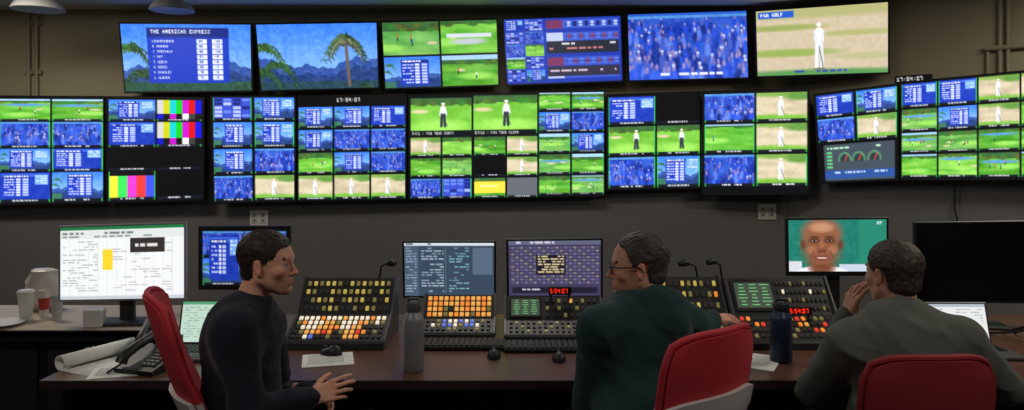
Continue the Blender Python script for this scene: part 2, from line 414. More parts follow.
for r in range(5):
    for c in range(2): tile(i4,0,0,1+c*20,1+r*13,20+c*20,13+r*13,['t','r','c','g','r'][(r+c)%5],False)
    rect(i4,.36,.04+r*.19,.98,.17+r*.19,(64,92,205)); rect(i4,.36,.04+r*.19,.5,.17+r*.19,[(120,56,96),(190,200,235),(110,150,235)][r%3])
    for c in range(9): rect(i4,.54+c*.05,.06+r*.19,.57+c*.05,.14+r*.19,[(180,195,240),(90,120,220),(30,44,120),(130,70,110)][(r*3+c*2)%4]); rect(i4,.52,.1+r*.19,.98,.108+r*.19,(30,40,110))
rect(i4,.36,.36,.98,.55,(40,44,56)); words(i4,.38,.95,.39,.03,(210,210,220)); words(i4,.38,.95,.46,.03,(190,120,120)); rect(i4,.36,.75,.98,.9,(52,50,72)); words(i4,.38,.95,.8,.03,(200,180,200))
i5=A(122,70); p_crowd(i5,150,1.0); rect(i5,0,0,1,.04,(40,90,200)); words(i5,.2,.8,.9,.04,(230,230,250))
i6=A(134,72); i6[:]=(206,190,162); grain(i6,10)
for a_ in((.5,.06,.9,.1,(178,176,120)),(.2,.28,.35,.05,(156,168,96)),(.8,.4,.35,.045,(176,178,118)),(.25,.66,.4,.06,(150,172,88)),(.85,.74,.25,.05,(186,184,136)),(.5,.98,.8,.07,(90,150,84))): ell(i6,*a_,soft=1)
x=.49; ell(i6,x,.285,.016,.045,(205,160,130)); ell(i6,x,.26,.018,.03,(245,245,245)); ell(i6,x,.44,.038,.14,(244,244,247)); line(i6,x-.03,.36,x-.015,.58,.022,(226,226,232)); line(i6,x+.03,.36,x+.01,.58,.022,(226,226,232)); line(i6,x-.015,.55,x-.022,.88,.028,(232,233,238)); line(i6,x+.015,.55,x+.022,.88,.028,(222,224,230)); line(i6,x,.58,x+.03,.9,.006,(80,80,80)); ell(i6,x,.91,.05,.015,(120,120,80),1)
rect(i6,.02,.03,.3,.13,(40,90,200)); text(i6,'PGA GOLF',.04,.05,.05,(255,255,255)); words(i6,.3,.7,.93,.035,(60,80,160))
top=[('118 22','252 23','253 92','124 93',i1,YT,YT),('254 23','378 21','380 89','260 92',i2,YT,YT),('380 21','498 18','500 86','384 90',i3,YT,YT),
 ('502 18','622 14','624 82','506 86',i4,YT,YT),('626 13','748 9','750 79','628 82',i5,YT,YT),('754 10','890 0','890 74','756 78',i6,5.80,5.42)]
for a,b,c,d,im,y0,y1 in top:
    q=[tuple(map(float,s.split())) for s in(a,b,c,d)]
    display('video_wall_television',quadpx(q,(y0,y1)),im,depth=.07,bez=.014,mount=.1,gain=1.2)
def wallblock(c,Ys,box,paint,name='multiview_wall_display',mount=.06):
    img=A(box[2]-box[0],box[3]-box[1]); paint(img,box)
    return display(name,quadpx(c,Ys),img,depth=.06,bez=.008,mount=mount,gain=1.35)
YM=5.93
R4=[(98,120),(121,147),(148,171),(172,202)]
wallblock([(-62,95),(104,96),(104,204),(-62,207)],(YM,YM),(-62,95,104,205),lambda im,b:grid(im,b,[(-58,-3),(-1,50),(52,103)],R4,['ggg','tcc','ttt','ttt']))
def pA2(im,b):
    grid(im,b,[(108,155),(157,202)],R4,['tb','tb','kk','Bk'])
wallblock([(105,96),(204,97),(204,201),(105,204)],(YM,YM),(105,95,204,205),pA2)
wallblock([(210,95),(296,95),(296,202),(212,204)],(YM,YM),(210,95,296,203),lambda im,b:grid(im,b,[(212,251),(254,294)],[(97,120),(122,147),(149,174),(176,201)],['rt','tt','tc','cy']))
def pB2(im,b):
    grid(im,b,[(298,332),(334,369),(371,405)],[(107,128),(130,151),(153,174),(176,200)],['ttt','tcc','gtc','yyy'])
    v=im[:int(11*S)]; text(v,'17:54:07',.36,.3,.3,(235,235,240))
wallblock([(297,95),(407,93),(407,200),(297,202)],(YM,YM),(297,95,407,202),pB2)
def pC(im,b):
    tile(im,b[0],b[1],410,96,471,133,'G'); tile(im,b[0],b[1],473,94,537,133,'G')
    s1=im[int(37*S):int(43*S)]; s1[:,:int(128*S)]=(14,16,22)
    text(s1,'PVS1 - PGA TOUR DIRTY',.02,.25,.4,(235,235,235)); text(s1,'EVS11 - PGA TOUR CLEAN',.34,.25,.4,(235,235,235))
    grid(im,b,[(410,440),(442,471),(474,505),(507,537)],[(136,155),(157,176),(178,198)],['yggy','ggky','crwe'])
    grid(im,b,[(539,570),(572,604)],[(92,110),(112,132),(134,153),(155,175),(177,196)],['gg','tc','gt','gg','gg'])
wallblock([(408,94),(605,91),(605,197),(408,200)],(YM,YM),(408,92,605,199),pC)
wallblock([(606,94),(701,91),(701,189),(606,191)],(YM,YM),(606,93,701,190),lambda im,b:grid(im,b,[(608,655),(657,700)],[(96,124),(126,155),(157,188)],['tk','GG','ct']))
wallblock([(702,91),(810,88),(810,195),(702,196)],(5.88,5.78),(702,90,810,196),lambda im,b:grid(im,b,[(704,755),(757,808)],[(93,122),(124,153),(155,187)],['cy','gy','cy']),mount=.05)
def pF1(im,b):
    grid(im,b,[(815,854),(857,897)],[(91,114),(116,140)],['tt','cy']); tile(im,b[0],b[1],820,143,895,180,'q')
wallblock([(813,94),(899,83),(899,181),(819,184)],(5.74,5.36),(813,89,899,182),pF1,mount=.07)
def pF2(im,b):
    grid(im,b,[(901,940),(942,982),(984,1024),(1026,1064)],[(87,110),(112,133),(135,154),(156,178)],['ttyy','gtyg','gggg','gggg'])
wallblock([(900,82),(1066,66),(1066,181),(900,181)],(5.35,4.70),(900,85,1066,181),pF2,mount=.07)
def clock(px,py,Y,w,h,s,name='digital_clock',col=(240,240,245),back=.1,yaw=0):
    im=A(w,h,(4,4,5)); text(im,s,.06,.22,.45,col)
    c=W(px,py,Y); ww=w/F*Y/2; hh=h/F*Y/2; d=np.array([math.cos(yaw),math.sin(yaw),0])*ww; u=np.array([0,0,hh])
    return display(name,[c-d+u,c+d+u,c+d-u,c-d-u],im,depth=.04,bez=.004,mount=back)
clock(913,79,5.22,34,8,'17:54:07',yaw=-.72,back=.12)
def outlet(px,py,Y):
    mb=MB(); c=W(px,py,Y-.006); mb.box(c,(.15,.012,.125),WHITE,ch=.004)
    for k in(-.035,.035):
        mb.box(c+[k,-.007,0],(.045,.004,.085),mat('outlet_face',(180,178,170),.4),ch=.0015)
        for z in(-.02,.02): mb.box(c+[k,-.0095,z],(.012,.002,.016),DARK)
    mb.obj('wall_outlet')
outlet(259,218,6.05); outlet(767,212,6.05)
COND=mat('painted_conduit',(138,130,106),.6,var=.05)
mb=MB()
for px in(27,35):
    x=(px-512)/F*6.0; mb.tube([(x,6.02,ZC),(x,6.02,1.9)],.014,COND)
    for z in(2.7,2.3): mb.box((x,6.035,z),(.07,.03,.03),COND)
mb.obj('wall_conduit')
mb=MB()
for px in(1001,1009):
    x,y=wallpt(px); x-=.02;y-=.02; mb.tube([(x,y,ZC),(x,y,1.9)],.013,COND)
x,y=wallpt(985); x2,y2=wallpt(1060)
mb.tube([(x-.02,y-.03,2.36),(x2-.02,y2-.03,2.36)],.018,COND); mb.tube([(x,y-.03,2.36),(x,y-.03,2.1)],.012,COND)
mb.obj('wall_conduit')
mb=MB(); x,y=wallpt(955); mb.tube([(x-.02,y-.03,1.45),(x-.02,y-.03,1.25),(x+.02,y-.06,1.0),(x+.04,y-.05,.1)],.006,BLACK); mb.obj('wall_cable')
LAMPW=mat('lamp_enamel',(150,150,150),.4)
for px,py,rr in((172,11,.15),(38,10,.17)):
    c=W(px,py,5.2); mb=MB(); mb.tube([(c[0],5.2,ZC),(c[0],5.2,c[2]+.08)],.012,DARK)
    mb.lathe((c[0],5.2,c[2]),[(rr*.9,.004),(rr*.98,0),(rr,.004),(rr*.86,.045),(rr*.5,.08),(rr*.22,.1)],LAMPW,32); mb.obj('round_pendant_lamp',smooth=True)
# ---------------------------------------------------------------- desks
WOOD=mat('walnut_desktop',(92,62,50),.32,var=.25,scale=9)
EDGE=mat('desk_edge',(46,32,28),.4)
def woodmat():
    nt=WOOD.node_tree
    for n in nt.nodes:
        if n.type=='TEX_NOISE':
            mp=nt.nodes.new('ShaderNodeMapping'); mp.inputs['Scale'].default_value=(.4,5,1)
            l=n.inputs['Vector'].links[0].from_socket; nt.links.new(l,mp.inputs[0]); nt.links.new(mp.outputs[0],n.inputs['Vector'])
woodmat()
CAB=mat('cable_grey',(90,90,92),.5)
mb=MB()
poly=[(-1.86,2.92),(3.3,2.92),(3.3,4.1),(-1.57,4.1),(-1.57,3.49),(-1.86,3.49)]
mb.prism(poly,.718,.75,'z',WOOD)
mb.box((.72,2.915,.734),(5.16,.012,.034),EDGE)
mb.box((.72,3.42,.38),(5.0,.02,.66),BLACK)
for x in(-1.8,-.62,.0,.95,1.9,3.2): mb.box((x,3.3,.36),(.04,.6,.716),BLACK)
for k in range(5):
    x=-.3+k*.12; mb.tube([(x,3.40,.68),(x+.05,3.36,.45),(x+.2,3.35,.36),(x+.35,3.37,.5),(x+.42,3.40,.68)],.006,CAB)
mb.obj('control_desk')
BEIGE=mat('laminate_beige',(176,162,144),.45,var=.06)
mb=MB(); mb.box((-2.6,3.81,.785),(2.0,.6,.03),BEIGE,ch=.004); mb.box((-2.6,3.84,.385),(1.96,.5,.77),BLACK); mb.box((-2.6,3.52,.775),(2.0,.02,.05),BLACK)
for x in(-3.3,-2.6,-1.95): mb.box((x,3.585,.4),(.6,.012,.66),DARK,ch=.004)
mb.obj('side_cabinet')
def face_img():
    im=A(100,58,(34,122,106)); grain(im,14)
    rect(im,.72,0,1,1,(40,134,110)); rect(im,0,.8,.14,1,(214,214,222)); rect(im,.52,.86,.8,1,(196,206,224))
    ell(im,.34,1.08,.3,.2,(236,236,240)); ell(im,.34,.9,.13,.2,(112,66,46),1)
    ell(im,.34,.22,.205,.25,(120,104,96),1); ell(im,.34,.26,.19,.28,(158,102,74),1); ell(im,.34,.52,.2,.44,(142,88,62),1)
    ell(im,.34,.15,.12,.1,(196,142,110),1); ell(im,.53,.48,.03,.1,(110,64,46),1); ell(im,.15,.48,.026,.1,(110,64,46),1)
    for x in(.265,.42): ell(im,x,.4,.06,.055,(92,54,40),1); ell(im,x,.405,.026,.014,(176,164,156)); ell(im,x,.405,.012,.018,(24,16,14)); ell(im,x,.33,.05,.014,(62,44,38),1); ell(im,x+(-.03 if x<.3 else .03),.58,.05,.08,(168,108,80),1)
    line(im,.26,.6,.23,.74,.008,(104,60,44)); line(im,.425,.6,.455,.74,.008,(104,60,44))
    ell(im,.342,.5,.028,.12,(160,102,74),1); ell(im,.342,.59,.05,.045,(128,76,56),1); ell(im,.322,.61,.01,.014,(50,26,20)); ell(im,.362,.61,.01,.014,(50,26,20))
    ell(im,.342,.735,.08,.05,(126,58,52),1); ell(im,.342,.735,.055,.014,(220,206,196)); ell(im,.342,.9,.08,.04,(116,70,52),1)
    text(im,'AP',.9,.04,.06,(240,240,240)); return im
im=A(128,80,(244,246,247)); rect(im,0,0,1,.05,(30,120,66)); rect(im,0,.05,1,.17,(226,230,228)); words(im,.02,.6,.08,.03,(110,120,115)); words(im,.02,.8,.13,.02,(120,130,125))
for k in range(22): rect(im,0,.2+k*.035,1,.203+k*.035,(215,220,218))
for k in range(14): rect(im,k*.075,.17,k*.075+.004,.95,(215,220,218))
for k in range(20): words(im,.02,.3,.207+k*.035,.012,(165,168,172),.5); words(im,.42,.9,.207+k*.035,.012,(180,180,184),.25)
rect(im,.34,.32,.42,.6,(250,214,50)); rect(im,.56,.17,.84,.37,(52,48,46)); words(im,.6,.8,.25,.04,(230,230,230)); rect(im,0,.95,1,1,(200,206,214))
Yq=3.62
display('spreadsheet_monitor',quadpx([(58,226),(186,222),(186,300),(58,302)],(Yq,Yq+.05)),im,depth=.04,bez=.01,stand=(.80,),frame=mat('silver_plastic',(150,150,152),.4,.3),gain=1.08)
im=A(92,62); grid(im,(0,0),[(1,45),(46,91)],[(2,30),(31,60)],['cc','tt']); tile(im,0,0,8,6,40,54,'t',False); rect(im,.5,.1,.95,.5,(230,232,236))
display('desktop_monitor',quadpx([(198,226),(290,226),(290,290),(198,290)],(3.9,3.9)),im,depth=.05,bez=.02,stand=(.75,))
im=A(94,56,(54,68,86)); rect(im,0,0,1,.06,(206,212,220)); words(im,.02,.3,.015,.03,(60,60,60)); rect(im,.0,.06,.16,1,(70,86,106))
for k in range(17): words(im,.02,.14,.1+k*.05,.016,(150,170,190),.7); words(im,.19,.44,.1+k*.05,.016,(180,196,212),.6); words(im,.5,.72,.1+k*.05,.016,(130,185,200),.5)
rect(im,.76,.1,.98,.6,(84,100,120)); rect(im,.46,.1,.465,.95,(100,116,134))
display('desktop_monitor',quadpx([(402,241),(496,241),(496,298),(403,298)],(3.95,3.95)),im,depth=.05,bez=.011,stand=(.75,),gain=1.2)
im=A(94,58,(66,60,92)); rect(im,0,0,1,.08,(96,98,124)); words(im,.02,.5,.02,.04,(200,200,215))
for k in range(12):
    for j in range(20): rect(im,.03+j*.048,.12+k*.057,.065+j*.048,.15+k*.057,[(118,112,142),(84,80,112),(140,130,118),(92,88,122)][(k*5+j*3)%4])
rect(im,.3,.26,.62,.62,(30,28,42))
for k in range(7): words(im,.32,.6,.28+k*.047,.022,(232,214,160),.85)
rect(im,.04,.84,.96,.95,(34,32,48)); rect(im,.47,.87,.6,.92,(230,60,60)); words(im,.05,.4,.87,.03,(190,190,200))
display('desktop_monitor',quadpx([(506,239),(603,238),(603,298),(507,298)],(3.93,3.93)),im,depth=.05,bez=.012,stand=(.75,),gain=1.1)
display('desktop_monitor',quadpx([(786,218),(889,217),(889,276),(787,276)],(3.93,3.91)),face_img(),depth=.05,bez=.012,chin=.012,stand=(.75,),gain=1.15)
OFF=mat('unlit_glossy_screen',(10,10,12),.25)
display('desktop_monitor',quadpx([(914,222),(1052,220),(1052,304),(915,302)],(3.85,3.72)),None,depth=.05,bez=.012,stand=(.75,),scr=OFF)
def laptop(x0,x1,yb,im,name='laptop',tilt=.25,hh=.2,frame=GREY):
    def ext(mb,P,n):
        w=x1-x0
        mb.box(((x0+x1)/2,yb-.12,.75+.009),(w,.24,.016),frame,ch=.004)
        for r in range(5):
            for c in range(13): mb.box((x0+.03+c*(w-.06)/12,yb-.03-r*.025,.769),(.015,.018,.004),BLACK)
        mb.box(((x0+x1)/2,yb-.195,.7675),(.09,.055,.002),DARK)
    s=math.sin(tilt)*hh; c=math.cos(tilt)*hh
    return display(name,[(x0,yb+s,.768+c),(x1,yb+s,.768+c),(x1,yb,.768),(x0,yb,.768)],im,depth=.008,bez=.009,frame=frame,extra=ext)
im=A(90,55,(196,222,205)); rect(im,0,0,1,.08,(90,160,120)); 
for k in range(12): words(im,.04,.9,.14+k*.065,.02,(140,170,155),.6)
laptop(-1.54,-1.22,3.40,im,hh=.2)
im=A(90,50,(236,238,236)); rect(im,0,0,1,.09,(180,190,200)); 
for k in range(10): words(im,.05,.95,.15+k*.075,.02,(150,160,170),.6)
laptop(1.88,2.22,3.42,im,hh=.185)
# ---------------------------------------------------------------- control consoles
def em(name,c,s): return mat(name,c,.4,em=s)
B_OR=em('button_orange',(236,140,52),.7); B_WH=em('button_white',(244,232,210),.62); B_YE=em('button_yellow',(206,186,90),.45)
B_RD=em('button_red',(224,62,44),.6); B_GR=em('button_green',(60,210,90),.6); B_BL=em('button_blue',(90,120,220),.6); B_AM=em('button_amber',(240,176,88),.6); B_DK=mat('button_dark',(52,50,48),.5); B_OL=em('button_olive',(140,132,76),.3)
BM={'o':B_OR,'w':B_WH,'y':B_YE,'r':B_RD,'g':B_GR,'b':B_BL,'a':B_AM,'d':B_DK,'l':B_OL}
CASE=mat('console_case',(40,40,42),.45,var=.1); LED=em('led_red',(255,50,30),1.2)
SEG={'0':'abcdef','1':'bc','2':'abged','3':'abgcd','4':'fgbc','5':'afgcd','6':'afgedc','7':'abc','8':'abcdefg','9':'abcdfg'}
def console(name,x0,x1,y0,low,up,zf=.79,zm=.865,zt=1.02,lcd=None,led=None,dy=.2,uy=.14,rot=.0,fl=.6,fu=.5):
    mb=MB(); ym=y0+dy; yt=ym+uy
    mb.prism([(y0,.75),(y0,zf-.01),(y0+.01,zf),(ym,zm),(ym+.01,zm),(yt,zt),(yt+.05,zt-.01),(yt+.06,.75)],x0,x1,'x',CASE)
    for xx in(x0-.004,x1+.004): mb.prism([(y0-.006,.75),(y0-.006,zf),(y0+.008,zf+.01),(ym,zm+.01),(yt,zt+.01),(yt+.065,zt-.005),(yt+.07,.75)],xx-.004,xx+.004,'x',GREY)
    def face(pa,pb,rows,xa,xb,fill):
        d=np.array([0,pb[0]-pa[0],pb[1]-pa[1]]); L=np.linalg.norm(d); d/=L; nn=np.cross([1,0,0],d); R=np.stack([[1,0,0],d,nn],1)
        nr=len(rows)
        for r,row in enumerate(rows):
            nc=len(row); sx=(xb-xa)/nc; sy=L*.9/nr
            for c,ch in enumerate(row):
                if ch==' ': continue
                p=np.array([xa+(c+.5)*sx,pa[0],pa[1]])+d*(L*.05+(nr-r-.5)*sy)+nn*.003
                mb.box(p,(sx*fill*1.05,min(sy*fill,sx*1.1),.009),BM[ch],R,.0015)
    face((y0+.01,zf),(ym,zm),low,x0+.012,x1-.012,fl)
    xa=x0+.012; xb=x1-.012
    if lcd:
        xl=xa+(xb-xa)*lcd; d=np.array([0,uy-.01,zt-zm]); L=np.linalg.norm(d); d/=L; nn=np.cross([1,0,0],d); R=np.stack([[1,0,0],d,nn],1)
        c=np.array([(xa+xl)/2,ym+.01,zm])+d*L*.5
        mb.box(c+nn*.003,(xl-xa-.01,L*.85,.012),BLACK,R,.003)
        mb.box(c+nn*.0095,(xl-xa-.03,L*.68,.002),em('lcd_green_grey',(70,84,72),.5),R)
        for k in range(7):
            for q in range(3):
                wd=(xl-xa-.05)/3*(.4+.5*(((k*3+q)*37)%5)/5); mb.box(c+nn*.0112+d*(L*.28-k*L*.09)+np.array([(q-1)*(xl-xa-.04)/3,0,0]),(wd,L*.022,.001),em('lcd_text',(120,200,130),.6),R)
        xa=xl+.01
    if up: face((ym+.01,zm),(yt,zt),up,xa,xb,fu)
    if led:
        c=np.array([led[0],led[1],led[2]]); mb.box(c,(.115,.02,.04),BLACK,ch=.003)
        x=c[0]-.048
        for ch in led[3]:
            if ch==':':
                for z in(-.006,.006): mb.box((x+.001,c[1]-.011,c[2]+z),(.003,.002,.003),LED)
                x+=.007; continue
            w,h=.008,.02; g={'a':(w/2,h/2,w,.0024),'g':(w/2,0,w,.0024),'d':(w/2,-h/2,w,.0024),'f':(0,h/4,.0024,h/2),'b':(w,h/4,.0024,h/2),'e':(0,-h/4,.0024,h/2),'c':(w,-h/4,.0024,h/2)}
            for s in SEG[ch]: a=g[s]; mb.box((x+a[0],c[1]-.011,c[2]+a[1]),(a[2],.002,a[3]),LED)
            x+=.0155
        for q in(-1,1): mb.box((c[0]+q*.045,c[1]+.012,c[2]-.035),(.01,.01,.06),DARK)
    return mb.obj(name)
console('production_switcher_panel',-1.03,-.585,3.36,['wwwwowwwawwwwoww','lowwwaalwwwoalwl','dwwwaaoowwaadddd','dlaaorodlaarodld','ddwbddlddaaodddd'],['lylyyldylylyyl','ylddylylyyldyl','dlylydlylydldy','dddlylddldyldd'])
console('router_control_panel',-.44,-.09,3.56,['ddlbwwbwbdld','dwlbbwlbbwdd','ddddlldddldd'],['aoaaoaaoaaoa','oaoaaaooaaoa','aaoldaaoaaol','oaalaoaaloaa'],zf=.78,zm=.82,zt=.92,dy=.12,uy=.1,fl=.55,fu=.68)
console('intercom_panel',-.03,.44,3.52,['dldddlddldddlddl','ddlddddlddlddddl','dddlddldddddlddd'],['ddldadldd','ldlddlddl','dddlddldd'],zf=.78,zm=.82,zt=.92,lcd=.38,dy=.12,uy=.1,led=(.24,3.71,.955,'5:54:07'),fl=.5)
console('production_switcher_panel',.70,1.04,3.40,['oaddalddolda','dloaodaldddo','adddoaddddld','ddddldddaddd'],['lyddylyldy','ylydylddlo','dlyldlyddl'],fl=.5,fu=.45)
console('camera_control_panel',1.07,1.56,3.36,['rodddaldorodlldd','ddordrdldoaddrdd','ddddaoddlddroddd','dldddddlddddddld'],['dddlddldddd','dwdddddwddl','ddlddlddddd','ddddlddddld'],lcd=.45,led=(1.36,3.50,.90,'5:54:07'),fl=.5,fu=.45)
def keyboard(xc,yc,w=.42,yaw=0,z=.75):
    mb=MB(); mb.box((0,0,.01),(w,.15,.018),BLACK,ch=.004)
    for r in range(5):
        for c in range(15): mb.box((-w/2+.02+c*(w-.04)/14,.055-r*.027,.022),((w-.04)/14*.8,.021,.008),mat('keycap',(44,44,46),.55),ch=.002)
    mb.obj('keyboard',M=(Rz(yaw),(xc,yc,z)))
keyboard(-.23,3.42,.40); keyboard(.165,3.38,.40)
def mouse(px,py,m=BLACK,z=.75,yaw=0):
    Y=(HC-z)*F/(py-HY); X=(px-512)/F*Y
    mb=MB(); vs=[];fs=[];n=16;L=6
    for l in range(L):
        t=l/(L-1)*math.pi/2
        for i in range(n):
            a=2*math.pi*i/n; r=math.cos(t)**.6 if l<L-1 else .02
            vs.append((.031*math.cos(a)*r,.055*math.sin(a)*r,.034*math.sin(t)*(1-.25*math.sin(a))))
    for l in range(L-1):
        for i in range(n): j=(i+1)%n; fs.append((l*n+i,l*n+j,l*n+n+j,l*n+n+i))
    fs.append(tuple(range(n-1,-1,-1))); mb.add(vs,fs,m); mb.box((0,.028,.033),(.006,.016,.006),GREY,ch=.001)
    mb.obj('computer_mouse',smooth=True,M=(Rz(yaw),(X,Y,z)))
mouse(89,356); mouse(331,354,yaw=1.2,z=.7535); mouse(494,357); mouse(559,360)
PAPER=mat('paper',(225,225,222),.7,var=.03)
def paper(px,py,w,h,yaw,name='paper_sheet',dz=0):
    Y=.9*F/(py-HY); X=(px-512)/F*Y; mb=MB(); mb.box((0,0,.0015),(w,h,.002),PAPER)
    for k in range(9): mb.box((-.01,h*.38-k*h*.08,.0028),(w*.7,.003,.0004),mat('print',(120,120,125),.8))
    mb.obj(name,M=(Rz(yaw),(X,Y,.75+dz)))
paper(328,360,.215,.20,.25); paper(760,362,.15,.24,-.5); paper(118,372,.20,.16,.3)
mb=MB(); vs=[];fs=[]; n=26
for i in range(n):
    t=i/(n-1)
    if t<.55: a=(1-t/.55)*1.7*math.pi; r=.028; x=-r*math.sin(a); z=r-r*math.cos(a)
    else: x=(t-.55)/.45*.2; z=0
    for y in(-.17,.17): vs.append((x,y,z+.002))
for i in range(n-1): fs.append((2*i,2*i+2,2*i+3,2*i+1))
mb.add(vs,fs,PAPER); o=mb.obj('curled_document',smooth=2,M=(Rz(-.45),(-1.79,3.20,.75))); so=o.modifiers.new('s','SOLIDIFY'); so.thickness=.003
def phone(X,Y,yaw,z=.75):
    mb=MB(); mb.prism([(-.1,0),(-.1,.02),(.09,.075),(.1,.06),(.1,0)],-.095,.095,'x',BLACK)
    R=Rx(math.atan2(.055,.19)); 
    for r in range(4):
        for c in range(3): mb.box(np.array([.02+c*.022,-.06+r*.022,.036+r*.0064]),(.015,.013,.008),mat('keypad_grey',(95,95,98),.5),R)
    mb.box((.035,.055,.069),(.09,.05,.006),em('phone_lcd',(90,110,100),.25),R)
    mb.tube([(-.06,-.1,.045),(-.06,-.085,.07),(-.06,0,.1),(-.06,.08,.115),(-.06,.1,.09)],[.024,.024,.016,.022,.024],BLACK)
    mb.tube([(-.06,-.1,.04),(-.1,-.13,.01),(-.13,-.06,.008),(-.12,.04,.008),(-.09,.08,.02)],.004,BLACK)
    mb.obj('desk_phone',smooth=True,M=(Rz(yaw),(X,Y,z)))
phone(-1.60,3.36,.25); phone(-1.50,3.08,-.3)
def bottle(px,py,wpx,hpx,body,cap):
    Y=.9*F/(py-HY); X=(px-512)/F*Y; r=wpx/2/F*Y; h=hpx/F*Y; mb=MB()
    mb.lathe((X,Y,.75),[(r*.9,0),(r,.006),(r,h*.68),(r*.92,h*.74),(r*.66,h*.80),(r*.64,h*.82)],body,28)
    mb.lathe((X,Y,.75),[(r*.7,h*.82),(r*.72,h*.83),(r*.72,h*.93),(r*.64,h*.95)],cap,28)
    mb.tube([(X-r*.5,Y,.75+h*.94),(X-r*.4,Y,.75+h*.99),(X+r*.4,Y,.75+h*.99),(X+r*.5,Y,.75+h*.94)],.007,cap)
    mb.obj('water_bottle',smooth=True)
bottle(413.5,370,21,72,mat('bottle_grey',(138,142,146),.4,.3),mat('bottle_cap_grey',(70,72,76),.5))
bottle(781,361,22,62,mat('bottle_navy',(26,40,68),.4,.2),mat('bottle_cap_navy',(18,24,36),.5))
def cup(px,pyb,wpx,hpx,m,name,lid=None,band=None):
    Y=.85*F/(pyb-HY); X=(px-512)/F*Y; r=wpx/2/F*Y; h=hpx/F*Y; mb=MB()
    mb.lathe((X,Y,.8),[(r*.72,0),(r*.74,.004),(r,h),(r*1.04,h+.004),(r*.93,h-.002),(r*.68,.01)],m)
    if band: mb.lathe((X,Y,.8),[(r*.82,h*.3),(r*.84,h*.3),(r*.95,h*.75),(r*.93,h*.75)],band)
    if lid: mb.lathe((X,Y,.8),[(r*1.08,h),(r*1.08,h+.008),(r*.9,h+.016),(r*.3,h+.016)],lid)
    mb.obj(name,smooth=True)
RED=mat('cup_red',(170,50,44),.5)
cup(26,320,15,27,WHITE,'paper_coffee_cup',WHITE); cup(44,317,11,26,WHITE,'paper_coffee_cup',None,RED); cup(57,320,11,24,mat('frosted_plastic',(170,172,172),.3),'plastic_cup')
mb=MB(); 
Y=4.0; X=(43-512)/F*Y; vs=[];fs=[];n=20;prof=[(.05,0),(.075,.02),(.085,.08),(.08,.15),(.06,.19),(.06,.21),(.04,.22)]
for r,z in prof:
    for i in range(n):
        a=2*math.pi*i/n; rr=r*(1+.12*math.sin(5*a+z*30)+.08*math.sin(3*a)); vs.append((X+rr*math.cos(a)*1.1,Y+rr*math.sin(a)*.8,.8+z))
for l in range(len(prof)-1):
    for i in range(n): j=(i+1)%n; fs.append((l*n+i,l*n+j,l*n+n+j,l*n+n+i))
fs.append(tuple(range(n-1,-1,-1))); fs.append(tuple(range((len(prof)-1)*n,len(prof)*n))); mb.add(vs,fs,mat('plastic_bag',(200,196,192),.4,var=.1)); mb.obj('plastic_bag',smooth=True)
mb=MB(); c=W(97,313,3.62); mb.box((c[0],3.6,.845),(.085,.07,.088),WHITE,Rz(.2),.006); mb.box((c[0],3.57,.85),(.05,.004,.05),mat('label_grey',(150,152,158),.5),Rz(.2)); mb.obj('tissue_box')
mb=MB(); mb.lathe((-2.50,3.62,.8),[(.05,0),(.06,.004),(.10,.014),(.105,.018),(.095,.016),(.05,.008)],WHITE,32); mb.obj('plate',smooth=True)
def mic(x,y,lean):
    mb=MB(); mb.lathe((x,y,.75),[(.04,0),(.04,.015),(.03,.025),(.01,.03)],BLACK)
    pts=[(x,y,.77),(x,y,.98),(x+lean*.3,y-.02,1.05),(x+lean,y-.05,1.07)]; mb.tube(pts,.005,BLACK); 
    mb.tube([pts[-1],(x+lean*1.5,y-.06,1.075),(x+lean*1.9,y-.07,1.07)],[.012,.02,.014],BLACK); mb.obj('gooseneck_microphone',smooth=True)
mic(-.70,3.9,.05); mic(.98,3.9,-.06); mic(1.12,3.95,-.05)
mb=MB()
for k in range(4):
    x=2.36+k*.06; mb.tube([(x,3.65,.757),(x+.03,3.5,.80+.03*k),(x+.12,3.3,.9-.03*k),(x+.2,3.2,.80),(x+.25,3.1,.757)],.006,BLACK)
mb.obj('cable_bundle',smooth=True)
